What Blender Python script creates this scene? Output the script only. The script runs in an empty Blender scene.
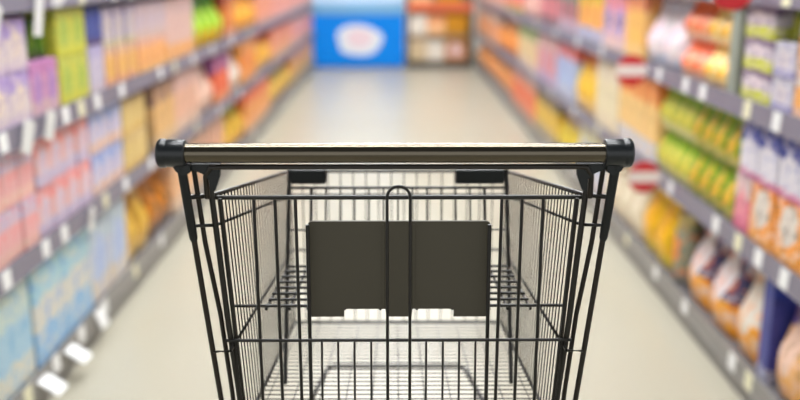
import bpy, bmesh, math, random
from mathutils import Vector, Matrix
random.seed(7)
S = bpy.context.scene
COL = S.collection
PI = math.pi

# ------------------------------------------------------------------ helpers
def lin(c):
    r = []
    for v in c:
        v = v / 255.0
        r.append(v / 12.92 if v <= 0.04045 else ((v + 0.055) / 1.055) ** 2.4)
    return (*r, 1.0)

def mat(name, rgb, rough=0.5, metal=0.0, spec=0.5, coat=0.0):
    m = bpy.data.materials.new(name); m.use_nodes = True
    b = m.node_tree.nodes['Principled BSDF']
    b.inputs['Base Color'].default_value = lin(rgb)
    b.inputs['Roughness'].default_value = rough
    b.inputs['Metallic'].default_value = metal
    b.inputs['Specular IOR Level'].default_value = spec
    b.inputs['Coat Weight'].default_value = coat
    return m

def noisy(m, scale, amount, rgb2):
    """mix a second colour into a material through noise (wear, mottling)"""
    nt = m.node_tree; b = nt.nodes['Principled BSDF']
    tc = nt.nodes.new('ShaderNodeTexCoord')
    n = nt.nodes.new('ShaderNodeTexNoise'); n.inputs['Scale'].default_value = scale; n.inputs['Detail'].default_value = 3
    nt.links.new(tc.outputs['Object'], n.inputs['Vector'])
    mr = nt.nodes.new('ShaderNodeMapRange')
    mr.inputs['From Min'].default_value = 0.35; mr.inputs['From Max'].default_value = 0.7
    mr.inputs['To Max'].default_value = amount
    nt.links.new(n.outputs['Fac'], mr.inputs['Value'])
    mx = nt.nodes.new('ShaderNodeMix'); mx.data_type = 'RGBA'
    mx.inputs[6].default_value = b.inputs['Base Color'].default_value
    mx.inputs[7].default_value = lin(rgb2)
    nt.links.new(mr.outputs['Result'], mx.inputs[0])
    nt.links.new(mx.outputs[2], b.inputs['Base Color'])
    return m

def link(name, bm, m, parent=None, smooth=False):
    me = bpy.data.meshes.new(name)
    bmesh.ops.recalc_face_normals(bm, faces=bm.faces[:])
    if smooth:
        for f in bm.faces: f.smooth = True
    bm.to_mesh(me); bm.free()
    for x in (m if isinstance(m, (list, tuple)) else [m]): me.materials.append(x)
    o = bpy.data.objects.new(name, me); COL.objects.link(o)
    if parent: o.parent = parent
    return o

def tag(o, label, cat, group=None):
    o['label'] = label; o['category'] = cat
    if group: o['group'] = group
    return o

def thing(name, label, cat, loc=(0, 0, 0), rz=0, group=None):
    o = bpy.data.objects.new(name, None); COL.objects.link(o)
    o.empty_display_size = 0.05
    o.location = loc; o.rotation_euler = (0, 0, rz)
    return tag(o, label, cat, group)

def struct(o):
    o['kind'] = 'structure'; return o

def box(bm, x0, x1, y0, y1, z0, z1, bevel=0.0, mi=0, seg=2):
    vs = [bm.verts.new((x, y, z)) for x in (x0, x1) for y in (y0, y1) for z in (z0, z1)]
    idx = [(0, 1, 3, 2), (4, 6, 7, 5), (0, 4, 5, 1), (2, 3, 7, 6), (0, 2, 6, 4), (1, 5, 7, 3)]
    fs = [bm.faces.new([vs[i] for i in q]) for q in idx]
    for f in fs: f.material_index = mi
    if bevel:
        es = list({e for f in fs for e in f.edges})
        bmesh.ops.bevel(bm, geom=es, offset=bevel, segments=seg, affect='EDGES', profile=0.5)
    return fs

def tube(bm, pts, r, n=8, cap=True, closed=False):
    """sweep a circle of radius r (or a list of radii) along a polyline"""
    P = [Vector(p) for p in pts]; N = len(P)
    R = r if isinstance(r, (list, tuple)) else [r] * N
    T = []
    for i in range(N):
        a = P[(i - 1) % N] if (closed or i > 0) else P[i]
        b = P[(i + 1) % N] if (closed or i < N - 1) else P[i]
        T.append((b - a).normalized())
    up = Vector((0, 0, 1)) if abs(T[0].z) < 0.9 else Vector((1, 0, 0))
    u = T[0].cross(up).normalized()
    rings = []
    for i in range(N):
        u = (u - T[i] * u.dot(T[i])).normalized()
        v = T[i].cross(u)
        rings.append([bm.verts.new(P[i] + (u * math.cos(2 * PI * k / n) + v * math.sin(2 * PI * k / n)) * R[i]) for k in range(n)])
    for i in range(N if closed else N - 1):
        A, B = rings[i], rings[(i + 1) % N]
        for k in range(n):
            f = bm.faces.new((A[k], A[(k + 1) % n], B[(k + 1) % n], B[k])); f.smooth = True
    if cap and not closed:
        for q in (rings[0][::-1], rings[-1]):   # caps on vertices of their own so the tube's shading stays straight
            bm.faces.new([bm.verts.new(v.co) for v in q])

def arc(cx, cz, r, a0, a1, n, y):
    return [(cx + r * math.cos(a0 + (a1 - a0) * i / n), y, cz + r * math.sin(a0 + (a1 - a0) * i / n)) for i in range(n + 1)]

def lathe(bm, prof, n=20, mi=0):
    rings = [[bm.verts.new((r * math.cos(2 * PI * k / n), r * math.sin(2 * PI * k / n), z)) for k in range(n)] for r, z in prof]
    for a, b in zip(rings, rings[1:]):
        for k in range(n):
            f = bm.faces.new((a[k], a[(k + 1) % n], b[(k + 1) % n], b[k])); f.smooth = True; f.material_index = mi
    f = bm.faces.new(rings[0][::-1]); f.material_index = mi
    f = bm.faces.new(rings[-1]); f.material_index = mi

def prism(bm, poly, axis, a0, a1, mi=0):
    """extrude a 2-D outline along X ('x': outline is (y,z)) or Y ('y': outline is (x,z))"""
    mk = (lambda p, a: (a, p[0], p[1])) if axis == 'x' else (lambda p, a: (p[0], a, p[1]))
    A = [bm.verts.new(mk(p, a0)) for p in poly]; B = [bm.verts.new(mk(p, a1)) for p in poly]
    fs = [bm.faces.new(A), bm.faces.new(B[::-1])]
    n = len(poly)
    for i in range(n):
        fs.append(bm.faces.new((A[i], B[i], B[(i + 1) % n], A[(i + 1) % n])))
    for f in fs: f.material_index = mi
    return fs

def copy_tree(o):
    r = o.copy(); COL.objects.link(r)
    for ch in list(o.children):
        c = ch.copy(); COL.objects.link(c); c.parent = r
    return r

# ------------------------------------------------------------------ camera
H = 1.22
cam_d = bpy.data.cameras.new('camera'); cam = bpy.data.objects.new('camera', cam_d); COL.objects.link(cam)
cam_d.sensor_width = 36.0; cam_d.sensor_fit = 'HORIZONTAL'; cam_d.lens = 40.5
cam.location = (0, 0, H)
cam.rotation_euler = (PI / 2 - math.radians(14.455), 0, -math.radians(0.308))
cam_d.dof.use_dof = True; cam_d.dof.focus_distance = 1.10; cam_d.dof.aperture_fstop = 2.15
cam_d.clip_start = 0.05
S.camera = cam
S.view_settings.view_transform = 'Standard'; S.view_settings.look = 'None'
S.view_settings.gamma = 1.0; S.view_settings.use_curve_mapping = False
S.view_settings.exposure = 0.64

# ------------------------------------------------------------------ world, floor, ceiling, lamps
w = bpy.data.worlds.new('store_air'); S.world = w; w.use_nodes = True
w.node_tree.nodes['Background'].inputs[0].default_value = (0.97, 0.99, 1.0, 1)
w.node_tree.nodes['Background'].inputs[1].default_value = 0.70

m_floor = noisy(mat('polished_floor', (178, 173, 156), 0.27, 0, 0.36), 1.3, 0.35, (170, 163, 144))
bm = bmesh.new(); box(bm, -4.5, 4.5, -4.0, 14.0, -0.1, 0.0); struct(link('floor', bm, m_floor))
m_ceil = mat('ceiling_paint', (104, 105, 107), 0.8)
bm = bmesh.new(); box(bm, -4.5, 4.5, -4.0, 14.0, 3.3, 3.4); struct(link('ceiling', bm, m_ceil))
m_wall = noisy(mat('wall_paint', (226, 222, 214), 0.8), 2.0, 0.2, (214, 208, 198))
bm = bmesh.new(); box(bm, -4.5, 4.5, 13.6, 13.7, 0.0, 3.3); struct(link('wall_back', bm, m_wall))

m_lamp = bpy.data.materials.new('lamp_diffuser'); m_lamp.use_nodes = True
nt = m_lamp.node_tree; nt.nodes.clear()
em = nt.nodes.new('ShaderNodeEmission'); em.inputs[0].default_value = (0.97, 0.985, 1.0, 1); em.inputs[1].default_value = 26.0
out = nt.nodes.new('ShaderNodeOutputMaterial'); nt.links.new(em.outputs[0], out.inputs[0])
m_house = mat('lamp_housing', (225, 225, 225), 0.4)
ORD = ['first', 'second', 'third', 'fourth', 'fifth', 'sixth', 'seventh', 'eighth', 'ninth', 'tenth', 'eleventh', 'twelfth', 'thirteenth', 'fourteenth',
       'fifteenth', 'sixteenth', 'seventeenth', 'eighteenth', 'nineteenth', 'twentieth', 'twenty-first', 'twenty-second', 'twenty-third', 'twenty-fourth']
lamp0 = None
for i in range(8):
    y = 1.35 + i * 1.28
    lab = 'long white ceiling light crossing above the aisle, %s from the cart end' % ORD[i]
    if lamp0 is None:
        t = thing('ceiling_light', lab, 'ceiling light', (0, y, 3.3), 0, 'ceiling lights')
        bm = bmesh.new(); box(bm, -0.98, 0.98, -0.14, 0.14, -0.07, 0.0, 0.008); link('housing', bm, m_house, t)
        bm = bmesh.new(); box(bm, -0.94, 0.94, -0.11, 0.11, -0.082, -0.0705); link('diffuser', bm, m_lamp, t)
        lamp0 = t
    else:
        t = copy_tree(lamp0); t.location = (0, y, 3.3); t['label'] = lab

# ------------------------------------------------------------------ shopping cart
m_wire = mat('dark_coated_wire', (27, 24, 18), 0.32, 0.0, 0.5)
m_tube = mat('dark_tube', (33, 27, 20), 0.30, 0.1, 0.5)
m_handle = mat('handle_glossy', (104, 97, 84), 0.13, 0.95, 0.6)
m_cap = mat('cap_plastic', (26, 30, 33), 0.3, 0, 0.5)
m_panel = noisy(mat('panel_plastic', (84, 79, 66), 0.55, 0, 0.35), 30, 0.25, (82, 77, 64))
m_black = mat('black_plastic', (17, 22, 22), 0.42, 0, 0.4)
m_rubber = mat('wheel_rubber', (70, 70, 72), 0.7)
CX = 0.0040
cart = thing('shopping_cart', 'empty black wire shopping cart with child seat standing in the aisle', 'shopping cart', (CX, 1.0, 0))
def C(x, y, z): return (x, y - 1.0, z)   # cart-local point from world point (about the cart's middle line)

# handle and its caps, the thin rod under it
bm = bmesh.new(); tube(bm, [C(-0.243, 1.0, 1.0172), C(0.239, 1.0, 1.0172)], 0.0113, 32)
handle = link('handle', bm, m_handle, cart)
for s in (-1, 1):
    bm = bmesh.new()
    tube(bm, [C(-0.004 + s * q, 1.0, 1.0172) for q in (0.2365, 0.2372, 0.2385, 0.257, 0.2585, 0.260, 0.2655, 0.2675, 0.2685)],
         [0.0136, 0.0150, 0.0155, 0.0158, 0.0152, 0.0166, 0.0166, 0.0150, 0.0128], 28)
    c = link('end_cap', bm, m_cap, handle); c['label'] = 'grey plastic end cap'
bm = bmesh.new()
tube(bm, [C(-0.222, 1.012, 0.962), C(-0.2205, 1.004, 0.99), C(-0.214, 1.0, 1.0005), C(-0.2, 1.0, 1.0012), C(0.2, 1.0, 1.0012), C(0.214, 1.0, 1.0005), C(0.2205, 1.004, 0.99), C(0.222, 1.012, 0.962)], 0.0033, 10)
link('handle_rod', bm, m_tube, cart)

# brackets that clamp handle and frame together
for s in (-1, 1):
    bm = bmesh.new()
    prism(bm, [(s * 0.238, 1.004), (s * 0.203, 1.004), (s * 0.204, 0.990), (s * 0.2105, 0.973), (s * 0.2155, 0.973), (s * 0.2165, 0.986), (s * 0.224, 0.993), (s * 0.236, 0.998)], 'y', 0.001, 0.009)
    prism(bm, [(s * 0.256, 1.0035), (s * 0.236, 1.005), (s * 0.236, 0.996), (s * 0.243, 0.992), (s * 0.252, 0.997)], 'y', -0.006, 0.008)
    link('bracket', bm, m_black, cart)

# frame: the raked side tubes with their thicker sleeves, inner tubes, chassis
LEGX = lambda z: 0.2463 - (1.0 - z) * 0.048
LEGY = lambda z: 1.0 + (1.0 - z) * 0.217
for s in (-1, 1):
    bm = bmesh.new()
    pts = [C(s * LEGX(z), LEGY(z), z) for z in (0.998, 0.8, 0.6, 0.45, 0.36, 0.22, 0.135)]
    tube(bm, pts, 0.0035, 12)
    leg = link('side_tube', bm, m_tube, cart)
    bm = bmesh.new()
    zz = [1.006, 1.0, 0.925, 0.912, 0.908]
    tube(bm, [C(s * LEGX(z), LEGY(z) - 0.001, z) for z in zz], [0.0045, 0.0056, 0.0054, 0.005, 0.0038], 12)
    link('sleeve', bm, m_black, leg)
    bm = bmesh.new()   # inner tube beside the basket corner
    tube(bm, [C(s * 0.2365, 1.015, 0.998), C(s * 0.2322, 1.035, 0.90), C(s * 0.2225, 1.055, 0.80), C(s * 0.2165, 1.072, 0.69), C(s * 0.2135, 1.078, 0.63)], 0.0030, 10)
    link('inner_tube', bm, m_tube, cart)
bm = bmesh.new()
ZU = 0.5237
tube(bm, [C(-LEGX(ZU), LEGY(ZU), ZU), C(-0.1445, 1.3687, ZU), C(-0.127, 1.484, ZU), C(-0.118, 1.50, ZU), C(0.112, 1.50, ZU), C(0.121, 1.484, ZU), C(0.1405, 1.3687, ZU), C(LEGX(ZU), LEGY(ZU), ZU)], 0.0042, 10)
for s in (-1, 1):
    tube(bm, [C(s * 0.1425, 1.3687, ZU), C(s * 0.158, 1.55, 0.34), C(s * 0.168, 1.70, 0.2), C(s * 0.17, 1.715, 0.135)], 0.0045, 10)
    tube(bm, [C(s * LEGX(.2), LEGY(.2), 0.2), C(s * 0.168, 1.70, 0.2)], 0.005, 10)
tube(bm, [C(-LEGX(.2), LEGY(.2), 0.2), C(LEGX(.2), LEGY(.2), 0.2)], 0.005, 10)
tube(bm, [C(-0.168, 1.70, 0.2), C(0.168, 1.70, 0.2)], 0.005, 10)
link('chassis', bm, m_tube, cart)

# casters
for s in (-1, 1):
    for (x, y) in ((LEGX(.135), LEGY(.135)), (0.17, 1.715)):
        bm = bmesh.new()
        tube(bm, [C(s * x, y, 0.148), C(s * x, y, 0.128)], 0.014, 14)
        for q in (-1, 1):
            prism(bm, [(y - 1.0 - 0.016, 0.13), (y - 1.0 + 0.016, 0.13), (y - 1.0 + 0.034, 0.052), (y - 1.0 + 0.014, 0.045)], 'x', s * x + q * 0.017 - 0.0015, s * x + q * 0.017 + 0.0015)
        box(bm, s * x - 0.0185, s * x + 0.0185, y - 1.0 - 0.016, y - 1.0 + 0.016, 0.124, 0.13)
        k = link('caster', bm, m_tube, cart)
        bm = bmesh.new()
        tube(bm, [C(s * x - 0.013, y + 0.022, 0.0565), C(s * x - 0.010, y + 0.022, 0.0565), C(s * x + 0.010, y + 0.022, 0.0565), C(s * x + 0.013, y + 0.022, 0.0565)], [0.05, 0.0555, 0.0555, 0.05], 28)
        link('wheel', bm, m_rubber, k)

# basket: rear corner (Y 1.03) to front (Y 1.50), all of it pitched forward
YR, YF = 1.035, 1.50
def lerp(a, b, t): return a + (b - a) * t
def side_x(t, k):   # k 0 top .. 1 bottom
    return lerp(lerp(0.2215, 0.2010, k), lerp(0.1845, 0.1835, k), t)
RAIL = [(0.9590, 0.8845), (0.9225, 0.8425), (0.7600, 0.7437), (0.645, 0.609)]
def rail_pt(s, i, t):
    za, zb = RAIL[i]; z = lerp(za, zb, t)
    ztop = lerp(RAIL[0][0], RAIL[0][1], t); zbot = lerp(RAIL[3][0], RAIL[3][1], t)
    return C(s * side_x(t, (ztop - z) / (ztop - zbot)), lerp(YR, YF, t), z)
for s in (-1, 1):
    bm = bmesh.new()
    for i, r in enumerate((0.0030, 0.0021, 0.0021, 0.0026)):
        pts = [rail_pt(s, i, 0), rail_pt(s, i, 0.5), rail_pt(s, i, 1)]
        if i < 3:   # the rails run on past the corner to the raked side tube
            z = pts[0][2] + 0.003
            pts.insert(0, C(s * (LEGX(z) - 0.001), LEGY(z) + 0.002, z - (0.012 if i == 2 else -0.001)))
        tube(bm, pts, r, 8)
    nW = 30
    for k in range(nW):
        t = 0.03 + 0.965 * k / (nW - 1)
        a = Vector(rail_pt(s, 0, t)); b = Vector(rail_pt(s, 3, t)); o = Vector((-s * 0.003, 0, 0))
        tube(bm, [a + o, b + o], 0.00092, 6)
    link('basket_side', bm, m_wire, cart)
for s in (-1, 1):    # thick rear corner wires
    bm = bmesh.new()
    tube(bm, [C(s * 0.2228, 1.028, 0.995), C(s * 0.2165, 1.035, 0.893), C(s * 0.2125, 1.048, 0.797), C(s * 0.2052, 1.058, 0.696), C(s * 0.2015, 1.062, 0.64)], 0.0036, 10)
    tube(bm, [C(s * 0.2120, 1.036, 0.955), C(s * 0.2085, 1.044, 0.86), C(s * 0.2040, 1.054, 0.75), C(s * 0.1965, 1.062, 0.64)], 0.0024, 8)
    link('corner_post', bm, m_wire, cart)
bm = bmesh.new()
for i, r in enumerate((0.0030, 0.0021, 0.0021, 0.0026)):
    tube(bm, [rail_pt(-1, i, 1), rail_pt(1, i, 1)], r, 8)
for k in range(1, 17):
    q = -1 + 2 * k / 17
    a = rail_pt(1, 0, 1); b = rail_pt(1, 3, 1)
    tube(bm, [(a[0] * q, a[1] - 0.003, a[2]), (b[0] * q, b[1] - 0.003, b[2])], 0.0010, 6)
link('basket_front', bm, m_wire, cart)
bm = bmesh.new()
nF = 28
for k in range(nF):
    t = 0.04 + 0.94 * k / (nF - 1)
    tube(bm, [rail_pt(-1, 3, t), rail_pt(1, 3, t)], 0.00085, 6)
for k in range(0, 11):
    q = -0.94 + 1.88 * k / 10
    a = rail_pt(1, 3, 0.0); b = rail_pt(1, 3, 1)
    tube(bm, [(a[0] * q, a[1], a[2] - 0.003), (b[0] * q, b[1], b[2] - 0.003)], 0.0009, 6)
link('basket_floor', bm, m_wire, cart)

# rear gate with its two leg openings and the looped centre bar
bm = bmesh.new()
YG = 1.05; zt = 0.9540; zb = 0.638
tube(bm, [C(-0.2195, YG - 0.005, zt), C(0.2195, YG - 0.005, zt)], 0.0028, 10)
tube(bm, [C(-0.2165, YG - 0.003, 0.7690), C(0.2165, YG - 0.003, 0.7690)], 0.0022, 8)
tube(bm, [C(-0.208, YG, zb), C(0.208, YG, zb)], 0.0025, 8)
for s in (-1, 1):
    for xa, xb, r in ((0.1745, 0.1730, 0.0021), (0.1490, 0.1480, 0.0021), (0.1245, 0.1235, 0.0021)):
        tube(bm, [C(s * xa, YG, zt), C(s * xb, YG, zb)], r, 8)
    for x in (0.0965, 0.0760, 0.0555, 0.0345):
        tube(bm, [C(s * x, YG, 0.769), C(s * x * 1.01, YG, zb)], 0.00155, 6)
    tube(bm, [C(s * 0.1118, 1.062, 0.915), C(s * 0.1122, 1.060, 0.79), C(s * 0.1122, YG + 0.004, zb)], 0.0025, 8)
tube(bm, [C(-0.0139, YG - 0.009, zb)] + arc(0, 0.9545, 0.0139, PI, 0, 12, YG - 0.009 - 1.0) + [C(0.0139, YG - 0.009, zb)], 0.00195, 8)
link('rear_gate', bm, m_wire, cart)

# the dark plastic panel of the child seat, notched along its lower edge
bm = bmesh.new()
x0, x1, z0, z1, rr = -0.1135, 0.1150, 0.7880, 0.9148, 0.006
poly = [(x0, z0), (-0.0695, z0), (-0.0695, z0 + 0.0105), (-0.0170, z0 + 0.0105), (-0.0155, z0), (0.0165, z0), (0.0180, z0 + 0.0105), (0.0705, z0 + 0.0105), (0.0705, z0), (x1, z0)]
poly += [(x1 - rr + rr * math.cos(a * PI / 8), z1 - rr + rr * math.sin(a * PI / 8)) for a in range(0, 5)]
poly += [(x0 + rr - rr * math.sin(a * PI / 8), z1 - rr + rr * math.cos(a * PI / 8)) for a in range(0, 5)]
prism(bm, poly, 'y', 0.078, 0.082)
for s in (-1, 1):   # shallow ribs that grip the wires
    box(bm, s * 0.0195 - 0.0012, s * 0.0195 + 0.0012, 0.0765, 0.0785, z0 + 0.012, z1 - 0.004)
link('seat_panel', bm, m_panel, cart)

# child seat: wire seat on an axle, leaning back frame with two plastic blocks
bm = bmesh.new()
tube(bm, [C(-0.2185, 1.10, 0.7945), C(0.2185, 1.10, 0.7945)], 0.0022, 8)
for k in range(8):
    t = k / 7
    hw = lerp(0.1745, 0.1640, t)
    tube(bm, [C(-hw, lerp(1.104, 1.27, t), 0.793 - 0.002 * t), C(hw, lerp(1.104, 1.27, t), 0.793 - 0.002 * t)], 0.0020, 8)
for x in (-0.172, -0.142, -0.118, -0.07, -0.024, 0.024, 0.07, 0.118, 0.142, 0.172):
    tube(bm, [C(x, 1.10, 0.790), C(x * 0.955, 1.272, 0.788)], 0.0020, 8)
link('child_seat', bm, m_wire, cart)
bm = bmesh.new()
def sb(z): return lerp(1.205, 1.33, (z - 0.62) / 0.304)
for s in (-1, 1):
    tube(bm, [C(s * 0.1640, sb(0.926), 0.926), C(s * 0.1648, sb(0.79), 0.79), C(s * 0.1655, sb(0.63), 0.63)], 0.0031, 10)
    tube(bm, [C(s * 0.1305, sb(0.899), 0.899), C(s * 0.1305, sb(0.788), 0.788)], 0.0024, 8)
for k in range(1, 12):
    x = -0.1305 + 0.2610 * k / 12
    tube(bm, [C(x, sb(0.899), 0.899), C(x, sb(0.788), 0.788)], 0.0014, 6)
tube(bm, [C(-0.164, sb(0.899), 0.899), C(0.164, sb(0.899), 0.899)], 0.0022, 8)
tube(bm, [C(-0.164, sb(0.84), 0.84), C(0.164, sb(0.84), 0.84)], 0.0014, 8)
back = link('seat_back', bm, m_wire, cart)
for x0, x1 in ((-0.1655, -0.1085), (0.087, 0.1610)):
    bm = bmesh.new(); box(bm, x0, x1, 0.322, 0.345, 0.9035, 0.9260, 0.003)
    b = link('plastic_block', bm, m_black, back); b['label'] = 'black plastic block on the seat back'

# ------------------------------------------------------------------ shelving bays
m_shelf = noisy(mat('shelf_metal', (104, 101, 104), 0.45, 0.1), 6, 0.2, (134, 130, 134))
m_rail = noisy(mat('price_rail_plastic', (126, 121, 135), 0.4), 9, 0.3, (108, 103, 118))
m_back = mat('back_panel_metal', (72, 70, 70), 0.6)
m_kick = noisy(mat('kick_plate_metal', (143, 140, 136), 0.45, 0.1), 4, 0.3, (122, 119, 115))
m_gap = mat('upright_metal', (70, 68, 70), 0.5, 0.2)
LEV = {-1: [0.060, 0.412, 0.757, 1.106], 1: [0.055, 0.415, 0.800, 1.120]}
RH = 0.058
BAY = 1.25; Y0 = 1.35; NB = 8
LIP = 1.0
for s, side in ((-1, 'left'), (1, 'right')):
    proto = None
    for b in range(NB):
        yc = Y0 + BAY * (b + 0.5)
        where = 'nearest the cart' if b == 0 else ('%s along from the nearest bay' % ORD[b])
        if b == NB - 1: where = 'farthest away, beside the end display'
        lab = 'grey metal shelving bay on the %s of the aisle, %s' % (side, where)
        t = thing('shelving_bay', lab, 'shelving', (0, yc, 0), 0, 'shelving bays along the aisle')
        if proto is None:
            h = BAY / 2 - 0.001
            bm = bmesh.new(); box(bm, min(s * 1.42, s * 1.44), max(s * 1.42, s * 1.44), -h, h, 0.0, 1.62); link('back_panel', bm, m_back, t)
            bm = bmesh.new(); box(bm, min(s * 1.012, s * 1.03), max(s * 1.012, s * 1.03), -h, h, 0.0, 0.075); link('kick_plate', bm, m_kick, t)
            for z in LEV[s]:
                bm = bmesh.new()
                box(bm, min(s * (LIP + .006), s * 1.419), max(s * (LIP + .006), s * 1.419), -h, h, z + 0.022, z + 0.050)
                sh = link('shelf', bm, m_shelf, t)
                bm = bmesh.new()
                prism(bm, [(s * LIP, z), (s * (LIP + 0.005), z), (s * (LIP + 0.009), z + RH), (s * (LIP + 0.004), z + RH)], 'y', -h, h)
                box(bm, min(s * (LIP - 0.002), s * (LIP + .004)), max(s * (LIP - 0.002), s * (LIP + .004)), -h, h, z, z + 0.004)
                link('price_rail', bm, m_rail if z > 0.1 else m_kick, sh)
            for e in (-1, 1):
                bm = bmesh.new(); box(bm, min(s * 1.385, s * 1.4195), max(s * 1.385, s * 1.4195), e * h - (0.02 if e > 0 else 0), e * h + (0.02 if e < 0 else 0), 0.1, 1.66)
                for kz in range(8): box(bm, s * 1.384 - .002, s * 1.384 + .002, e * (h - .01) - .003, e * (h - .01) + .003, .2 + kz * .18, .23 + kz * .18)
                link('upright', bm, m_gap, t)
            proto = t
        else:
            for ch in list(proto.children):
                c = ch.copy(); COL.objects.link(c); c.parent = t
                for g in list(ch.children):
                    d = g.copy(); COL.objects.link(d); d.parent = c

# ------------------------------------------------------------------ packs
def pack_group():
    g = bpy.data.node_groups.new('pack_print', 'ShaderNodeTree')
    I = g.interface
    for n in ('Base', 'Top', 'Bottom', 'Blob', 'Ink'): I.new_socket(n, in_out='INPUT', socket_type='NodeSocketColor')
    for n in ('TopH', 'BotH', 'BlobR', 'BlobZ'): I.new_socket(n, in_out='INPUT', socket_type='NodeSocketFloat')
    I.new_socket('Color', in_out='OUTPUT', socket_type='NodeSocketColor')
    N, L = g.nodes, g.links
    gi = N.new('NodeGroupInput'); go = N.new('NodeGroupOutput')
    tc = N.new('ShaderNodeTexCoord'); sp = N.new('ShaderNodeSeparateXYZ'); L.new(tc.outputs['Generated'], sp.inputs[0])
    no = N.new('ShaderNodeTexNoise'); no.inputs['Scale'].default_value = 4.0; no.inputs['Detail'].default_value = 2
    oi = N.new('ShaderNodeObjectInfo')
    va = N.new('ShaderNodeVectorMath'); va.operation = 'ADD'
    L.new(tc.outputs['Generated'], va.inputs[0])
    cmb = N.new('ShaderNodeCombineXYZ'); L.new(cmb.outputs[0], va.inputs[1])
    L.new(va.outputs[0], no.inputs['Vector'])
    def M(op, a, b=None):
        n = N.new('ShaderNodeMath'); n.operation = op
        for i, v in enumerate((a, b)):
            if v is None: continue
            if isinstance(v, (int, float)): n.inputs[i].default_value = v
            else: L.new(v, n.inputs[i])
        return n.outputs[0]
    wob = M('MULTIPLY', M('SUBTRACT', no.outputs['Fac'], 0.5), 0.22)
    y, z = sp.outputs[1], sp.outputs[2]
    zw = M('ADD', z, wob)
    topm = M('GREATER_THAN', zw, M('SUBTRACT', 1.0, gi.outputs['TopH']))
    botm = M('LESS_THAN', zw, gi.outputs['BotH'])
    dy = M('SUBTRACT', y, 0.5); dz = M('SUBTRACT', z, gi.outputs['BlobZ'])
    d = M('SQRT', M('ADD', M('MULTIPLY', dy, dy), M('MULTIPLY', dz, dz)))
    blob = M('LESS_THAN', M('ADD', d, M('MULTIPLY', wob, 1.6)), gi.outputs['BlobR'])
    vo = N.new('ShaderNodeTexNoise'); vo.inputs['Scale'].default_value = 1.0; vo.inputs['Detail'].default_value = 1
    mp = N.new('ShaderNodeMapping'); mp.inputs['Scale'].default_value = (3, 9, 26); L.new(tc.outputs['Generated'], mp.inputs[0]); L.new(mp.outputs[0], vo.inputs['Vector'])
    ink = M('MULTIPLY', M('GREATER_THAN', vo.outputs['Fac'], 0.64), 0.6)
    def X(fac, a, b):
        n = N.new('ShaderNodeMix'); n.data_type = 'RGBA'
        L.new(fac, n.inputs[0]); L.new(a, n.inputs[6]); L.new(b, n.inputs[7]); return n.outputs[2]
    c = X(topm, gi.outputs['Base'], gi.outputs['Top'])
    c = X(botm, c, gi.outputs['Bottom'])
    c = X(blob, c, gi.outputs['Blob'])
    c = X(ink, c, gi.outputs['Ink'])
    # printed art: soft patches in the second colours
    n2 = N.new('ShaderNodeTexNoise'); n2.inputs['Scale'].default_value = 1.0; n2.inputs['Detail'].default_value = 2
    m2 = N.new('ShaderNodeMapping'); m2.inputs['Scale'].default_value = (2, 4.5, 7.5); m2.inputs['Location'].default_value = (3.1, 1.7, 0.4)
    L.new(tc.outputs['Generated'], m2.inputs[0]); L.new(m2.outputs[0], n2.inputs['Vector'])
    c = X(M('MULTIPLY', M('GREATER_THAN', n2.outputs['Fac'], 0.56), 0.55), c, gi.outputs['Blob'])
    c = X(M('MULTIPLY', M('LESS_THAN', n2.outputs['Fac'], 0.42), 0.5), c, gi.outputs['Ink'])
    L.new(c, go.inputs['Color'])
    return g
PG = pack_group()
def sat(c, k=1.26):
    if c is None: return None
    g = 0.3 * c[0] + 0.59 * c[1] + 0.11 * c[2]
    return tuple(max(4, min(246, g + (v - g) * k)) for v in c)
def pack_mat(name, base, top=None, bot=None, blob=None, ink=None, th=0.3, bh=0.25, br=0.26, bz=0.5, rough=0.42):
    base, top, bot, blob, ink = sat(base), sat(top), sat(bot), sat(blob), sat(ink)
    m = mat(name, base, rough)
    nt = m.node_tree; g = nt.nodes.new('ShaderNodeGroup'); g.node_tree = PG
    for n, c in (('Base', base), ('Top', top or base), ('Bottom', bot or base), ('Blob', blob or base), ('Ink', ink or tuple(int(v * 0.72) for v in base))):
        g.inputs[n].default_value = lin(c)
    g.inputs['TopH'].default_value = th if top else -1
    g.inputs['BotH'].default_value = bh if bot else -1
    g.inputs['BlobR'].default_value = br if blob else -1
    g.inputs['BlobZ'].default_value = bz
    nt.links.new(g.outputs[0], nt.nodes['Principled BSDF'].inputs['Base Color'])
    return m

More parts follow.
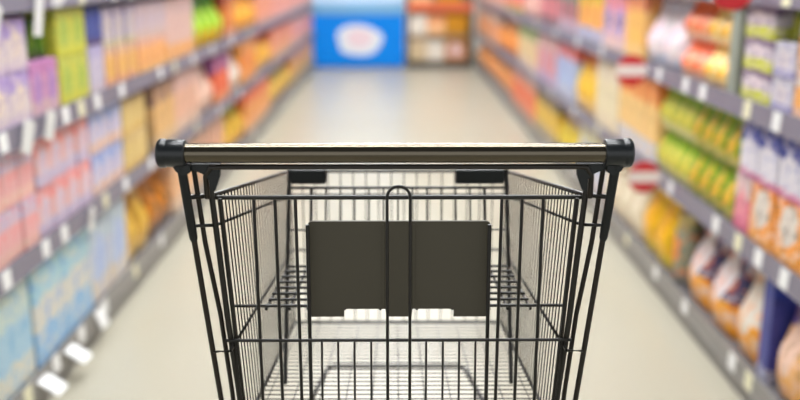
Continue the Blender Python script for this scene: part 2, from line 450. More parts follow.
# local frame of a pack: front faces +X, width along Y, base at Z 0
def carton_bm(wd, dp, ht):
    bm = bmesh.new(); box(bm, -dp / 2, dp / 2, -wd / 2, wd / 2, 0, ht - 0.0015, min(0.003, wd * .03), 0, 2)
    box(bm, -dp / 2 + 0.006, dp / 2 - 0.006, -wd * 0.46, -0.001, ht - 0.002, ht)     # closing flaps
    box(bm, -dp / 2 + 0.006, dp / 2 - 0.006, 0.001, wd * 0.46, ht - 0.002, ht - 0.0005)
    return bm
def bag_bm(wd, dp, ht):
    """pillow bag standing on its gusset: full at the belly, pinched flat at the top"""
    bm = bmesh.new(); nz, ny = 12, 10; body = ht * 0.93
    def prof(v):  # half depth and half width
        return (0.5 * dp * (0.72 + 0.28 * math.sin(PI * min(1, v * 1.35))) * (1 - max(0, v - 0.45) / 0.55 * 0.93) if v < 1 else 0.5 * dp * 0.05,
                0.5 * wd * (1 - 0.05 * math.sin(PI * v)))
    rings = []
    for i in range(nz + 1):
        v = i / nz; d, h = prof(v); ring = []
        for k in range(20):
            a = 2 * PI * k / 20; ca, sa = math.cos(a), math.sin(a)
            e = 0.62
            x = d * math.copysign(abs(ca) ** e, ca); y = h * math.copysign(abs(sa) ** e, sa)
            x += 0.004 * math.sin(y * 90 + v * 9) * (0.3 + v) * (1 if ca > 0 else -1) * (0.2 + 0.8 * min(1, d / (0.2 * dp)))
            ring.append(bm.verts.new((x, y, v * body)))
        rings.append(ring)
    for a, b in zip(rings, rings[1:]):
        for k in range(20):
            f = bm.faces.new((a[k], a[(k + 1) % 20], b[(k + 1) % 20], b[k])); f.smooth = True
    bm.faces.new(rings[0][::-1]); bm.faces.new(rings[-1])
    return bm
def seal_bm(wd, dp, ht):
    bm = bmesh.new(); n = 14
    zs = [ht * 0.928, ht * 0.965, ht]
    for a, b in zip(zs, zs[1:]):
        for k in range(n):
            y0 = wd * (-0.5 + k / n); y1 = wd * (-0.5 + (k + 1) / n)
            box(bm, -0.0015, 0.0015 + 0.0008 * (k % 2), y0, y1, a, b)
    return bm
def jar_bm(wd, ht):
    bm = bmesh.new(); r = wd / 2
    lathe(bm, [(r * .9, 0), (r, ht * .03), (r, ht * .68), (r * .92, ht * .76), (r * .74, ht * .82), (r * .74, ht * .86)], 20)
    return bm
def lid_bm(wd, ht):
    bm = bmesh.new(); r = wd / 2
    lathe(bm, [(r * .78, ht * .845), (r * .8, ht * .86), (r * .8, ht * .985), (r * .76, ht)], 20); return bm
def can_bm(wd, ht):
    bm = bmesh.new(); r = wd / 2
    lathe(bm, [(r * .95, 0), (r * .98, ht * .02), (r, ht * .035), (r * .965, ht * .06), (r * .965, ht * .94), (r, ht * .965), (r * .98, ht * .99), (r * .9, ht * .99), (r * .9, ht * .97)], 20)
    return bm

M_LID = mat('lid_metal', (196, 178, 120), 0.3, 0.6)
SHELFNAME = {0: 'bottom shelf', 1: 'lower shelf', 2: 'middle shelf', 3: 'top shelf'}
def build_pack(kind, name, m, wd, dp, ht, parts):
    if kind == 'carton': return link(name, carton_bm(wd, dp, ht), m)
    if kind == 'bag':
        o = link(name, bag_bm(wd, dp, ht), m)
        link('seal', seal_bm(wd, dp, ht), m, o)
        return o
    if kind == 'can': return link(name, can_bm(wd, ht), m)
    if kind == 'jar':
        o = link(name, jar_bm(wd, ht), m); link('lid', lid_bm(wd, ht), M_LID, o); return o
NAMES = {'carton': 'carton', 'bag': 'snack_bag', 'can': 'food_can', 'jar': 'glass_jar'}
CATS = {'carton': 'box', 'bag': 'bag', 'can': 'can', 'jar': 'jar'}
NOUN = {'carton': 'carton', 'bag': 'bag', 'can': 'can', 'jar': 'jar'}
COUNT = [0]
def run(s, lev, y0, y1, kind, desc, m, wd, ht, stack=1, dp=None, z_extra=0.0, setback=0.0, name=None):
    """one facing: identical packs side by side from y0 to y1, stacked `stack` high"""
    dp = dp or min(0.2, max(0.07, wd * 0.75))
    if kind in ('can', 'jar'): dp = wd
    base = LEV[s][lev] + 0.050 + 0.0006 + z_extra
    if lev < 3: ht = min(ht, (LEV[s][lev + 1] - base - 0.004) / stack)
    n = max(1, int((y1 - y0 + 0.02) / (wd + 0.005)))
    pitch = (y1 - y0) / n
    first = None
    side = 'left' if s < 0 else 'right'
    front = LIP + 0.016 + setback
    for i in range(n):
        for k in range(stack):
            if first is None:
                o = first = build_pack(kind, name or NAMES[kind], m, wd, dp, ht, True)
            else:
                o = copy_tree(first)
            jit = random.uniform(0, 0.006)
            o.location = (s * (front + jit + dp / 2), y0 + pitch * (i + 0.5), base + k * (ht + 0.0008))
            o.rotation_euler = (0, 0, (0 if s < 0 else PI) + random.uniform(-0.012, 0.012))
            lab = '%s %s on the %s %s' % (desc, NOUN[kind], side, SHELFNAME[lev])
            if n > 1: lab += ', %s from the near end' % ORD[i]
            if stack == 2: lab += ', ' + ('upper' if k else 'lower') + ' row'
            if stack == 3: lab += ', ' + ('lower', 'middle', 'upper')[k] + ' row'
            tag(o, lab, CATS[kind], '%s %ss on the %s %s' % (desc, NOUN[kind], side, SHELFNAME[lev]))
            COUNT[0] += 1
PM = pack_mat

# ---- left side -------------------------------------------------------------
# middle shelf
run(-1, 2, 1.96, 2.52, 'carton', 'lilac and cream', PM('p_lilac_cream', (214, 202, 206), (176, 158, 200), (206, 190, 204), (226, 212, 200), (150, 128, 176), .36, .12), .132, .142, 2)
run(-1, 2, 2.525, 2.735, 'carton', 'pink and purple', PM('p_pink_purple', (206, 160, 184), (196, 140, 178), (214, 186, 184), (168, 136, 182), (150, 110, 160), .25, .3, .3), .10, .155, 1)
run(-1, 2, 2.525, 2.735, 'can', 'dark green', PM('p_green_can', (70, 112, 22), (32, 78, 24), (56, 66, 40), (110, 134, 28), (30, 60, 20), .3, .2, .25), .066, .112, 1, None, .1565, .02)
run(-1, 2, 2.745, 3.01, 'carton', 'lime yellow', PM('p_lime', (206, 202, 104), (200, 200, 112), (210, 206, 96), (168, 186, 104), (150, 160, 50), .2, .2, .3), .13, .146, 2)
run(-1, 2, 3.015, 3.18, 'carton', 'pale lilac', PM('p_lilac', (190, 184, 204), (176, 170, 200), (204, 192, 198), (206, 198, 206), (140, 130, 180), .3, .2), .08, .158, 1)
run(-1, 2, 3.015, 3.18, 'carton', 'navy blue', PM('p_navy', (48, 66, 120), (34, 62, 124), (88, 74, 110), (84, 100, 160), (24, 30, 70), .4, .2), .08, .125, 1, None, .1595)
run(-1, 2, 3.185, 3.60, 'carton', 'yellow and peach', PM('p_yel_peach', (226, 184, 150), (220, 190, 170), (222, 172, 150), (228, 186, 98), (190, 140, 120), .2, .2, .33), .105, .135, 1)
run(-1, 2, 3.185, 3.60, 'carton', 'lavender and yellow', PM('p_lav_yel', (190, 182, 200), (186, 176, 192), (206, 196, 160), (206, 194, 176), (130, 122, 170), .25, .2), .105, .140, 1, None, .136)
run(-1, 2, 3.61, 4.08, 'carton', 'apricot orange', PM('p_apricot', (226, 178, 138), (214, 176, 160), (230, 190, 130), (232, 176, 110), (190, 130, 110), .2, .2, .3), .15, .130, 1)
run(-1, 2, 3.61, 4.08, 'carton', 'greyish rose', PM('p_rose_grey', (204, 184, 180), (196, 180, 186), (210, 186, 172), (196, 184, 196), (160, 140, 160), .2, .2), .15, .150, 1, None, .131)
run(-1, 2, 4.09, 4.62, 'carton', 'tall rose beige', PM('p_rose_beige', (214, 182, 172), (206, 180, 176), (230, 176, 110), (216, 190, 182), (180, 150, 150), .3, .26), .17, .285, 1)
run(-1, 2, 4.63, 5.45, 'bag', 'green and yellow', PM('p_green_bag', (140, 190, 60), (60, 140, 50), (220, 170, 50), (180, 204, 70), (70, 130, 40), .25, .38, .3), .195, .285)
run(-1, 2, 5.46, 5.80, 'carton', 'rust brown', PM('p_rust', (196, 116, 66), (150, 70, 60), (190, 150, 130), (220, 150, 70), None, .3, .2), .16, .27)
run(-1, 2, 5.81, 6.75, 'bag', 'orange and yellow', PM('p_or_yel', (234, 166, 78), (224, 110, 74), (230, 180, 130), (236, 178, 66), None, .22, .2, .3), .22, .285)
run(-1, 2, 6.76, 7.6, 'carton', 'peach and purple', PM('p_peach_pur', (228, 170, 140), (140, 80, 130), (216, 170, 150), (226, 150, 120), None, .2, .2), .2, .28)
run(-1, 2, 7.61, 9.2, 'carton', 'salmon pink', PM('p_salmon', (226, 158, 146), (220, 140, 130), (224, 180, 168), (230, 170, 150), None, .25, .2), .25, .27)
run(-1, 2, 9.21, 11.3, 'carton', 'dusky rose', PM('p_dusky', (216, 160, 150), (222, 150, 130), (216, 176, 160), (220, 140, 130), None, .25, .2), .28, .27)
# lower shelf
run(-1, 1, 1.85, 2.48, 'carton', 'red striped pink', PM('p_pinkred', (222, 176, 176), (196, 190, 208), (228, 196, 184), None, (228, 110, 118), .34, .25), .10, .143, 2)
run(-1, 1, 2.49, 2.95, 'carton', 'pink and lavender', PM('p_pinklav', (222, 184, 180), (226, 160, 156), (192, 184, 206), (206, 196, 210), (214, 140, 150), .3, .3, .28), .11, .143, 2)
run(-1, 1, 2.96, 3.32, 'carton', 'periwinkle and peach', PM('p_peri', (196, 192, 214), (160, 176, 214), (226, 194, 170), (214, 204, 214), (130, 140, 200), .35, .3, .25), .115, .143, 2)
run(-1, 1, 3.33, 3.66, 'carton', 'tan yellow', PM('p_tan', (214, 190, 136), (206, 184, 140), (212, 182, 120), (222, 200, 140), (180, 150, 100), .2, .25), .105, .137, 2)
run(-1, 1, 3.78, 4.14, 'carton', 'brown topped beige', PM('p_brownbeige', (218, 184, 140), (150, 120, 110), (214, 190, 160), (222, 180, 120), None, .3, .2), .17, .275)
run(-1, 1, 4.15, 4.66, 'carton', 'cream pink', PM('p_creampink', (224, 190, 172), (214, 184, 180), (218, 196, 180), (226, 176, 150), None, .3, .2), .16, .28)
run(-1, 1, 4.67, 5.10, 'bag', 'white and blush', PM('p_whiteblush', (226, 204, 192), (222, 196, 186), (218, 190, 180), (230, 190, 170), None, .3, .2), .2, .285)
run(-1, 1, 5.11, 5.55, 'carton', 'purple and vermilion', PM('p_purverm', (222, 120, 86), (140, 100, 150), (220, 160, 120), (226, 110, 70), None, .36, .2), .2, .27)
run(-1, 1, 5.56, 6.0, 'bag', 'plain white', PM('p_white', (228, 218, 206), (220, 206, 200), (226, 200, 176), (232, 220, 210), None, .3, .2), .2, .28)
run(-1, 1, 6.01, 6.6, 'carton', 'bright orange', PM('p_orange', (226, 158, 88), (230, 170, 110), (226, 170, 110), (230, 140, 70), None, .3, .2), .19, .28)
run(-1, 1, 6.61, 7.5, 'bag', 'red topped yellow', PM('p_redyel', (232, 186, 96), (220, 96, 70), (226, 196, 150), (236, 178, 70), None, .3, .25), .22, .285)
run(-1, 1, 7.51, 9.0, 'carton', 'coral peach', PM('p_coral', (228, 172, 140), (224, 146, 126), (222, 190, 150), (230, 160, 120), None, .3, .25), .25, .27)
run(-1, 1, 9.01, 11.3, 'carton', 'faded pink', PM('p_fadpink', (222, 168, 156), (220, 176, 160), (216, 184, 160), (224, 150, 140), None, .3, .25), .28, .27)
# bottom shelf
run(-1, 0, 1.9, 2.36, 'carton', 'aqua and cream', PM('p_aqua', (172, 200, 216), (206, 218, 212), (214, 212, 200), None, (120, 172, 206), .35, .28), .225, .292, 1, .2)
run(-1, 0, 2.37, 2.86, 'carton', 'sky blue banded', PM('p_sky', (214, 212, 204), (170, 204, 214), (152, 186, 214), None, (120, 160, 210), .35, .36), .24, .292, 1, .2)
run(-1, 0, 2.87, 3.28, 'carton', 'pale blue', PM('p_paleblue', (200, 204, 214), (196, 208, 214), (216, 204, 186), (176, 190, 218), (160, 170, 210), .3, .3, .3), .2, .285, 1, .2)
run(-1, 0, 3.29, 3.62, 'bag', 'honey yellow', PM('p_honey', (212, 172, 96), (206, 164, 100), (214, 190, 140), (216, 180, 84), None, .3, .2), .155, .295)
run(-1, 0, 3.63, 4.02, 'bag', 'amber brown', PM('p_amber', (200, 134, 58), (190, 128, 60), (140, 110, 90), (70, 66, 50), None, .3, .25, .13), .19, .29)
run(-1, 0, 4.03, 4.55, 'carton', 'pale peach', PM('p_palepeach', (228, 194, 160), (222, 190, 166), (220, 200, 180), (234, 184, 140), None, .3, .25), .17, .28)
run(-1, 0, 4.56, 5.3, 'carton', 'rosy beige', PM('p_rosybeige', (222, 186, 162), (214, 176, 160), (206, 184, 160), (226, 170, 140), None, .3, .25), .2, .28)
run(-1, 0, 5.31, 6.1, 'bag', 'lime and yellow', PM('p_limeyel', (220, 196, 96), (170, 180, 90), (230, 176, 100), (232, 180, 80), None, .3, .25), .22, .28)
run(-1, 0, 6.11, 7.3, 'carton', 'orange peach', PM('p_orpeach', (230, 168, 108), (224, 110, 80), (222, 180, 140), (232, 160, 90), None, .3, .25), .22, .28)
run(-1, 0, 7.31, 8.8, 'bag', 'soft yellow', PM('p_softyel', (222, 196, 116), (196, 190, 110), (220, 180, 120), (230, 190, 90), None, .3, .25), .25, .28)
run(-1, 0, 8.81, 11.3, 'carton', 'mustard', PM('p_mustard', (220, 180, 110), (214, 160, 130), (196, 180, 130), (226, 176, 90), None, .3, .25), .3, .28)
# top shelf (only its lowest edge shows)
run(-1, 3, 2.0, 2.9, 'carton', 'cream and pink', PM('p_creampink2', (224, 206, 200), (210, 190, 190), (216, 196, 196), (226, 190, 190), None, .3, .25), .16, .24)
run(-1, 3, 2.91, 4.2, 'bag', 'white and grey', PM('p_whitegrey', (220, 214, 212), (190, 190, 196), (204, 200, 200), (226, 214, 204), None, .3, .25), .18, .26)

# ---- right side ------------------------------------------------------------
# middle shelf
run(1, 2, 1.85, 2.29, 'carton', 'orange and white', PM('p_orwhite', (226, 180, 130), (220, 206, 200), (222, 190, 170), (230, 160, 90), None, .35, .2), .14, .125, 2)
run(1, 2, 2.295, 2.435, 'carton', 'lavender and white', PM('p_lavwhite', (206, 202, 212), (200, 198, 206), (166, 164, 196), (214, 206, 208), (120, 112, 160), .3, .25), .135, .09, 2)
run(1, 2, 2.295, 2.435, 'can', 'olive green', PM('p_olive', (124, 128, 28), (90, 96, 26), (96, 100, 30), (150, 150, 30), (70, 80, 20), .3, .2), .066, .085, 1, None, .1826, .03)
run(1, 2, 2.44, 2.655, 'carton', 'lime and lilac', PM('p_limelil', (206, 198, 204), (132, 116, 134), (200, 204, 72), (220, 208, 212), (110, 84, 130), .25, .42, .22, .62), .205, .0905, 3, .12)
run(1, 2, 2.76, 3.0, 'bag', 'yellow and white', PM('p_yelwhite', (236, 216, 170), (234, 210, 150), (232, 210, 180), (236, 184, 60), (220, 170, 80), .2, .15, .3), .117, .135, 2, .1)
run(1, 2, 3.005, 3.255, 'bag', 'orange red', PM('p_orred', (234, 190, 160), (228, 116, 72), (230, 206, 190), (228, 110, 60), (220, 120, 80), .4, .15, .3), .122, .135, 2, .1)
run(1, 2, 3.26, 3.74, 'bag', 'tall white', PM('p_tallwhite', (234, 229, 230), (210, 212, 222), (188, 200, 214), (230, 206, 212), (206, 176, 204), .22, .2, .2), .235, .272, 1, .14)
run(1, 2, 3.75, 4.02, 'carton', 'golden orange', PM('p_goldor', (238, 196, 140), (230, 150, 120), (236, 204, 150), (240, 190, 100), None, .25, .2, .3), .13, .262)
LET = PM('p_pinkbox', (236, 196, 182), (232, 150, 152), (232, 206, 192), (150, 146, 204), None, .34, .2, .27, .5)
run(1, 2, 4.03, 4.47, 'carton', 'pink letter', LET, .215, .262)
run(1, 2, 4.48, 5.1, 'carton', 'yellow orange', PM('p_yelor', (236, 196, 120), (228, 206, 90), (170, 190, 220), (230, 150, 80), None, .3, .28), .19, .26)
run(1, 2, 5.11, 5.7, 'carton', 'dark teal', PM('p_teal', (90, 110, 106), (60, 140, 120), (180, 176, 190), (206, 120, 130), None, .3, .35), .185, .26)
run(1, 2, 5.71, 6.5, 'carton', 'charcoal and rose', PM('p_charrose', (196, 150, 156), (70, 90, 90), (110, 106, 110), (220, 120, 120), None, .3, .25), .2, .26)
run(1, 2, 6.51, 7.4, 'bag', 'mint and blush', PM('p_mint', (220, 190, 180), (130, 180, 160), (214, 190, 190), (226, 170, 160), None, .25, .25), .22, .265)
run(1, 2, 7.41, 8.6, 'carton', 'coral red', PM('p_coralred', (222, 160, 146), (216, 190, 176), (170, 170, 110), (226, 100, 80), None, .3, .25), .24, .26)
run(1, 2, 8.61, 11.3, 'carton', 'ash pink', PM('p_ash', (216, 180, 168), (206, 176, 164), (220, 190, 176), (226, 160, 146), None, .3, .25), .28, .26)
# lower shelf
run(1, 1, 1.8, 2.60, 'carton', 'blue capped white', PM('p_bluecap', (216, 212, 220), (56, 66, 140), (196, 120, 150), (226, 222, 226), (120, 130, 180), .34, .12, .25), .125, .155, 1, .1, .170)
run(1, 1, 1.8, 2.50, 'carton', 'orange and white', PM('p_orbone', (236, 160, 80), (232, 150, 86), (236, 166, 84), (222, 214, 206), (90, 70, 60), .12, .2, .33, .62), .165, .168, 1, .1)
run(1, 1, 2.505, 2.62, 'carton', 'deep pink', PM('p_deeppink', (214, 130, 150), (216, 204, 202), (206, 120, 146), (220, 150, 160), None, .4, .25), .11, .168, 1, .1)
run(1, 1, 2.63, 3.06, 'bag', 'lime green', PM('p_limegreen', (140, 160, 56), (120, 160, 44), (176, 176, 110), (214, 170, 66), (70, 100, 36), .3, .25, .28), .104, .165, 2, .08)
run(1, 1, 3.07, 3.46, 'bag', 'pale green', PM('p_palegreen', (190, 196, 110), (120, 170, 50), (206, 204, 160), (220, 200, 90), (110, 140, 50), .3, .25, .25), .094, .165, 2, .08)
run(1, 1, 3.47, 4.08, 'carton', 'orange topped peach', PM('p_ortop', (236, 200, 150), (226, 140, 80), (206, 208, 220), (240, 206, 140), None, .3, .26), .145, .325)
run(1, 1, 4.09, 4.55, 'carton', 'ivory white', PM('p_ivory', (232, 220, 196), (226, 214, 196), (228, 214, 190), (234, 224, 190), None, .3, .25), .15, .32)
run(1, 1, 4.56, 5.1, 'bag', 'red topped golden', PM('p_redgold', (240, 196, 110), (222, 120, 90), (236, 206, 160), (244, 200, 60), None, .22, .25, .3), .17, .325)
run(1, 1, 5.11, 5.7, 'carton', 'light blue', PM('p_ltblue', (182, 196, 222), (214, 110, 90), (196, 200, 216), (170, 186, 224), None, .25, .25), .19, .315)
run(1, 1, 5.71, 6.5, 'carton', 'lilac and pink', PM('p_lilpink', (206, 180, 196), (216, 190, 186), (190, 180, 206), (222, 130, 120), None, .3, .25), .2, .31)
run(1, 1, 6.51, 7.5, 'carton', 'cream and green', PM('p_creamgreen', (226, 206, 176), (130, 160, 100), (216, 196, 186), (232, 210, 150), None, .25, .25), .22, .31)
run(1, 1, 7.51, 9.0, 'bag', 'orange', PM('p_rorange', (232, 166, 100), (222, 190, 160), (228, 160, 120), (236, 150, 70), None, .3, .25), .25, .315)
run(1, 1, 9.01, 11.3, 'carton', 'apricot and grey', PM('p_apgrey', (226, 176, 136), (196, 186, 180), (220, 180, 150), (230, 156, 110), None, .3, .25), .28, .30)
# bottom shelf
run(1, 0, 1.7, 2.27, 'bag', 'purple topped peach', PM('p_purpeach', (236, 190, 140), (120, 100, 160), (234, 180, 110), (236, 206, 190), None, .3, .3), .18, .305)
run(1, 0, 2.275, 2.345, 'carton', 'slim navy', PM('p_slimnavy', (58, 64, 130), (40, 60, 140), (180, 180, 196), (62, 66, 134), None, .2, .12), .065, .31, 1, .12)
run(1, 0, 2.35, 2.56, 'bag', 'ivory and orange', PM('p_ivor', (222, 214, 202), (214, 206, 196), (238, 168, 70), (224, 218, 208), (230, 160, 90), .2, .45, .25), .205, .30, 1, .14)
run(1, 0, 2.565, 3.03, 'bag', 'navy and orange', PM('p_navyor', (58, 58, 96), (52, 54, 100), (238, 170, 70), (222, 216, 218), (236, 140, 60), .2, .42, .26, .62), .222, .30, 1, .14)
run(1, 0, 3.04, 3.22, 'jar', 'orange filled', PM('p_jar', (150, 156, 138), (170, 166, 130), (150, 150, 142), (232, 144, 84), None, .12, .25, .27, .56), .115, .26)
run(1, 0, 3.23, 3.62, 'bag', 'deep yellow', PM('p_deepyel', (230, 192, 56), (222, 196, 70), (226, 206, 90), (236, 180, 60), (210, 160, 40), .2, .2, .3), .185, .305)
run(1, 0, 3.63, 4.3, 'bag', 'cream white', PM('p_creamwh', (232, 222, 200), (228, 214, 190), (230, 218, 196), (234, 226, 206), (220, 200, 180), .2, .2), .16, .305)
run(1, 0, 4.31, 4.9, 'carton', 'pale sky', PM('p_palesky', (206, 210, 218), (220, 214, 170), (216, 206, 206), (190, 200, 224), None, .3, .25), .18, .30)
run(1, 0, 4.91, 5.6, 'bag', 'yellow and lilac', PM('p_yellil', (226, 210, 110), (186, 176, 206), (216, 200, 170), (236, 206, 80), None, .3, .25), .2, .30)
run(1, 0, 5.61, 6.5, 'carton', 'dark trimmed yellow', PM('p_darkyel', (220, 190, 100), (96, 88, 80), (170, 160, 140), (230, 196, 80), None, .25, .25), .2, .29)
run(1, 0, 6.51, 7.8, 'carton', 'orange red', PM('p_orred2', (230, 140, 96), (220, 180, 160), (214, 160, 130), (226, 110, 70), None, .25, .25), .24, .29)
run(1, 0, 7.81, 11.3, 'bag', 'peach', PM('p_peach', (230, 176, 126), (222, 196, 170), (222, 176, 140), (236, 156, 90), None, .3, .25), .29, .29)
# top shelf
run(1, 3, 1.95, 2.6, 'carton', 'silver grey', PM('p_silver', (206, 206, 212), (180, 180, 190), (196, 196, 206), (214, 210, 214), None, .3, .25), .15, .22)
run(1, 3, 2.61, 3.3, 'bag', 'soft green', PM('p_softgreen', (160, 180, 110), (130, 160, 90), (170, 180, 120), (200, 190, 110), None, .3, .25), .16, .22)
run(1, 3, 3.31, 4.3, 'carton', 'plum', PM('p_plum', (120, 70, 100), (100, 60, 90), (110, 60, 100), (140, 90, 110), None, .3, .25), .18, .22)

# lettering printed on the pink boxes
m_letter = mat('letter_ink', (86, 84, 160), 0.5)
cu = bpy.data.curves.new('lettering', 'FONT'); cu.body = 'CCI'; cu.size = 0.075; cu.align_x = 'CENTER'; cu.align_y = 'CENTER'; cu.extrude = 0.0006; cu.offset = 0.0015
tmp = bpy.data.objects.new('lettering_curve', cu); COL.objects.link(tmp)
bpy.context.view_layer.update()
let_me = bpy.data.meshes.new_from_object(tmp.evaluated_get(bpy.context.evaluated_depsgraph_get()))
bpy.data.objects.remove(tmp); let_me.materials.clear(); let_me.materials.append(m_letter)
for o in [o for o in bpy.data.objects if o.get('group', '').startswith('pink letter carton')]:
    t = bpy.data.objects.new('lettering', let_me.copy()); COL.objects.link(t); t.parent = o
    dpt = max(v.co.x for v in o.data.vertices)
    t.location = (dpt + 0.0008, 0, 0.262 * 0.5); t.rotation_euler = (PI / 2, 0, PI / 2)
    t['label'] = 'blue lettering'

# grey-green partition standing on the right middle shelf
bm = bmesh.new(); prism(bm, [(1.012, .8505), (1.38, .8505), (1.38, 1.11), (1.03, 1.11), (1.012, 1.09)], 'y', 2.672, 2.745)
tag(link('shelf_divider', bm, noisy(mat('divider', (146, 152, 140), .5), 5, .3, (128, 136, 126))), 'grey green upright divider between the stacked lime boxes and yellow bags', 'divider')

# ---- price tags ------------------------------------------------------------
m_tagw = noisy(mat('tag_white', (238, 238, 236), 0.5), 40, 0.25, (214, 214, 222))
m_tagy = noisy(mat('tag_cream', (228, 224, 192), 0.5), 40, 0.3, (206, 200, 170))
RAILNAME = {0: 'bottom', 1: 'lower', 2: 'middle', 3: 'top'}
def tags(s, lev, ys, wd=0.052, ht=0.050, dz=0.004):
    tilt = math.atan2(0.004, RH)
    side = 'left' if s < 0 else 'right'
    for i, y in enumerate(ys):
        bm = bmesh.new()
        z = LEV[s][lev] + dz
        f = lambda zz: s * (LIP + 0.005 * 0 + 0.004 * (zz - LEV[s][lev]) / RH - 0.0003)
        prism(bm, [(f(z), z), (f(z) - s * 0.0012, z), (f(z + ht) - s * 0.0012, z + ht), (f(z + ht), z + ht)], 'y', y - wd / 2, y + wd / 2)
        o = link('price_tag', bm, (m_tagy if (i * 5 + lev) % 4 == 0 else m_tagw))
        tag(o, '%s price tag on the %s %s shelf rail, %s from the near end' % ('cream' if (i * 5 + lev) % 4 == 0 else 'white', side, RAILNAME[lev], ORD[i]), 'price tag', 'price tags on the %s %s rail' % (side, RAILNAME[lev]))
tags(-1, 2, [2.27, 2.72, 2.86, 3.02, 3.30, 3.86, 4.12, 4.5, 5.0, 5.6, 6.3])
tags(-1, 1, [2.20, 2.47, 2.62, 3.02, 3.26, 3.62, 4.0, 4.5, 5.1, 5.8, 6.6])
tags(-1, 0, [2.25, 2.46, 2.68, 2.92, 3.3, 3.7, 4.2, 4.8, 5.5, 6.3])
tags(-1, 3, [2.72, 2.95, 3.3, 3.5, 4.0, 4.4])
tags(1, 2, [2.02, 2.335, 2.54, 2.92, 3.10, 3.42, 3.66, 4.4, 5.0, 5.7, 6.5])
tags(1, 1, [1.98, 2.19, 2.36, 2.51, 2.70, 3.18, 3.9, 4.4, 5.0, 5.8, 6.6])
tags(1, 0, [2.34, 2.47, 2.92, 3.28, 3.72, 4.3, 5.0, 5.8, 6.6])
tags(1, 3, [2.1, 2.35, 2.9, 3.2])

# ---- hanging price cards ---------------------------------------------------
def card(y, z, wd, ht, s, lean, yaw, lab, out=0.010):
    bm = bmesh.new(); box(bm, -0.0008, 0.0008, -wd / 2, wd / 2, -ht, 0, 0)
    box(bm, -0.003, 0.0, -wd * .3, wd * .3, -0.012, 0.004)
    o = link('price_card', bm, m_tagw); o.location = (s * (LIP - out), y, z + 0.008); o.rotation_euler = (lean, -s * 0.10, yaw)
    tag(o, lab, 'price card', 'white price cards on the left shelves')
card(2.42, 0.810, 0.075, 0.088, -1, -0.28, 0.0, 'white price card hanging off the left middle rail below the lilac cartons')
card(2.58, 0.812, 0.070, 0.082, -1, -0.25, 0.0, 'white price card hanging off the left middle rail below the pink and purple cartons')
card(2.58, 1.150, 0.060, 0.125, -1, -0.12, 0.0, 'tall white price card hanging in front of the dark green cans')
card(2.29, 1.125, 0.075, 0.085, -1, -0.35, 0.0, 'white price card at the frame edge above the lilac cartons')
card(2.80, 1.165, 0.050, 0.090, -1, -1.0, 0.0, 'tilted white price card hanging above the lime yellow boxes')
card(2.85, 0.452, 0.050, 0.075, -1, -0.25, 0.0, 'white price card hanging on the left lower rail')
for y, z, L, drop, lab in ((2.335, 0.100, 0.062, 0.034, 'white card sticking out over the floor from the left bottom shelf, nearest one'),
                  (2.545, 0.100, 0.062, 0.034, 'white card sticking out over the floor from the left bottom shelf, middle one'),
                  (2.83, 0.112, 0.026, 0.055, 'smaller white card sticking out from the left bottom shelf, farthest one')):
    bm = bmesh.new()
    prism(bm, [(0, 0), (0.004, 0.003), (L, -drop), (L - 0.001, -drop - 0.002)], 'y', -0.032, 0.032)
    o = link('price_card', bm, m_tagw); o.location = (-LIP + 0.002, y, z); o.rotation_euler = (0, 0, -0.06)
    tag(o, lab, 'price card', 'white price cards on the left shelves')

# ---- round red and white signs on the right ------------------------------------
m_red = mat('sign_red', (206, 44, 52), 0.4); m_swhite = mat('sign_white', (240, 226, 222), 0.4)
for y, z, r, lab in ((3.56, 0.828, 0.062, 'round red and white sign on the right middle rail under the golden boxes'),
                     (3.28, 0.462, 0.060, 'round red and white sign on the right lower rail above the yellow bags'),
                     (2.54, 1.168, 0.062, 'round red sign at the top edge above the yellow and white bags')):
    t = thing('round_sign', lab, 'sign', (LIP - 0.068, y, z), 0, 'round red signs on the right shelves')
    bm = bmesh.new()
    tube(bm, [(0, -0.001, 0), (0, 0.001, 0)], r, 36)
    link('disc', bm, m_red, t)
    bm = bmesh.new()
    a = math.asin(0.36); n = 10
    poly = [(r * .995 * math.cos(-a + 2 * a * i / n), r * .995 * math.sin(-a + 2 * a * i / n)) for i in range(n + 1)]
    poly += [(-x, -zz) for x, zz in poly]
    prism(bm, poly, 'y', -0.0018, 0.0018)
    link('white_band', bm, m_swhite, t)
    bm = bmesh.new(); box(bm, r * .8, 0.0675, -0.0008, 0.0008, -0.006, 0.006); link('clip', bm, m_swhite, t)

# ------------------------------------------------------------------ far end of the aisle
YE = 11.42
m_blue = noisy(mat('display_blue', (0, 136, 238), 0.6, 0, 0.2), 1.5, 0.3, (0, 118, 226))
m_bluelt = mat('display_blue_light', (120, 176, 216), 0.45)
t = thing('promotion_display', 'big bright blue promotional display with white emblem at the aisle end', 'display', (-0.485, YE, 0))
bm = bmesh.new(); box(bm, -0.66, 0.60, 0, 0.55, 0.03, 0.66, 0.01); box(bm, -0.64, 0.58, 0.03, 0.52, 0, 0.04); link('body', bm, m_blue, t)
bm = bmesh.new(); box(bm, -0.665, 0.605, -0.012, 0.56, 0.66, 0.80, 0.01); link('top_band', bm, m_bluelt, t)
bm = bmesh.new(); box(bm, -0.66, 0.60, 0.3, 0.55, 0.80, 2.1, 0.01); link('added_reflector', bm, mat('reflector_white', (226, 234, 244), .5), t)  # unseen pale panel added above the display to reflect bluish white in the floor
bm = bmesh.new()
prism(bm, [(0.03 + 0.28 * (1 + .07 * math.cos(3 * a) + .05 * math.sin(5 * a)) * math.cos(a), 0.345 + 0.205 * (1 + .08 * math.cos(2 * a + .5)) * math.sin(a)) for a in [2 * PI * k / 40 for k in range(40)]], 'y', -0.006, 0.002)
e = link('emblem', bm, mat('emblem_white', (226, 236, 246), .5), t)
bm = bmesh.new()
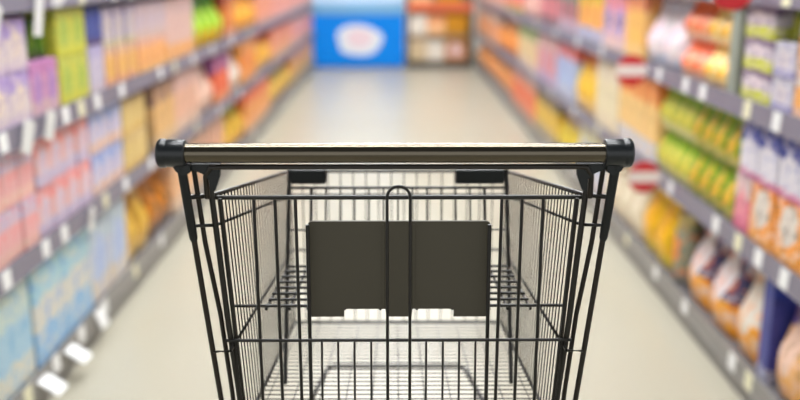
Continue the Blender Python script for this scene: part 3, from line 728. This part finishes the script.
prism(bm, [(0.04 + 0.17 * math.cos(a), 0.37 + 0.12 * math.sin(a)) for a in [2 * PI * k / 28 for k in range(28)]], 'y', -0.009, -0.004)
link('emblem_centre', bm, mat('emblem_pink', (234, 214, 224), .5), e)

t = thing('end_shelf', 'low dark end shelf with orange top holding boxes beside the blue display', 'shelving', (0.575, YE, 0))
bm = bmesh.new(); box(bm, -0.43, 0.40, 0.02, 0.5, 0, 0.085); link('plinth', bm, mat('plinth_dark', (56, 50, 46), .6), t)
for x in (-0.43, 0.37):
    bm = bmesh.new(); box(bm, x, x + 0.03, 0.0, 0.5, 0.0852, 1.2); link('side_panel', bm, mat('side_dark', (84, 70, 54), .6), t)
bm = bmesh.new(); box(bm, -0.40, 0.37, 0.45, 0.5, 0.0852, 1.2); link('back_panel', bm, mat('end_back', (150, 120, 84), .6), t)
for z in (0.385, 0.70):
    bm = bmesh.new(); box(bm, -0.3995, 0.3695, 0.0, 0.4495, z, z + 0.022); link('shelf', bm, mat('end_board', (170, 150, 120), .6), t)
m_or = mat('end_orange', (226, 110, 70), .5)
bm = bmesh.new(); box(bm, -0.43, 0.40, -0.012, -0.0005, 0.70, 0.80, .003); link('fascia', bm, m_or, t)
def ebox(x, z, wd, ht, m, lab, kind='carton'):
    o = link('carton', carton_bm(wd, .22, ht), m); o.location = (0.575 + x, YE + 0.14, z); o.rotation_euler = (0, 0, -PI / 2)
    tag(o, lab, 'box', 'boxes on the end shelf')
mE = [PM('e_white', (232, 226, 214), None, None, (236, 232, 224), None), PM('e_beige', (206, 190, 160), (214, 196, 170), None, None, None), PM('e_gold', (190, 140, 30), (206, 150, 40), (176, 130, 40), None, None),
      PM('e_bronze', (176, 120, 50), (180, 130, 60), None, (232, 206, 206), None, .3, .2, .3), PM('e_peach', (232, 190, 150), (226, 150, 110), None, None, None)]
ebox(-.285, .4078, .215, .25, mE[0], 'white box on the end shelf upper level, beside the blue display')
ebox(-.062, .4078, .215, .24, mE[4], 'peach box on the end shelf upper level, next to the gold box')
ebox(.195, .4078, .28, .25, mE[2], 'wide gold box on the end shelf upper level')
ebox(-.285, .0862, .215, .27, mE[1], 'beige box on the end shelf lower level, beside the blue display')
ebox(-.062, .0862, .215, .25, mE[0], 'white box on the end shelf lower level, in the middle')
ebox(.195, .0862, .28, .27, mE[3], 'bronze box with a pale round patch on the end shelf lower level')
ebox(-.25, .7232, .26, .25, mE[4], 'peach box on top of the end shelf, beside the blue display')
ebox(.10, .7232, .30, .24, mE[2], 'gold box on top of the end shelf, right above the gold one')
print('PACKS', COUNT[0])
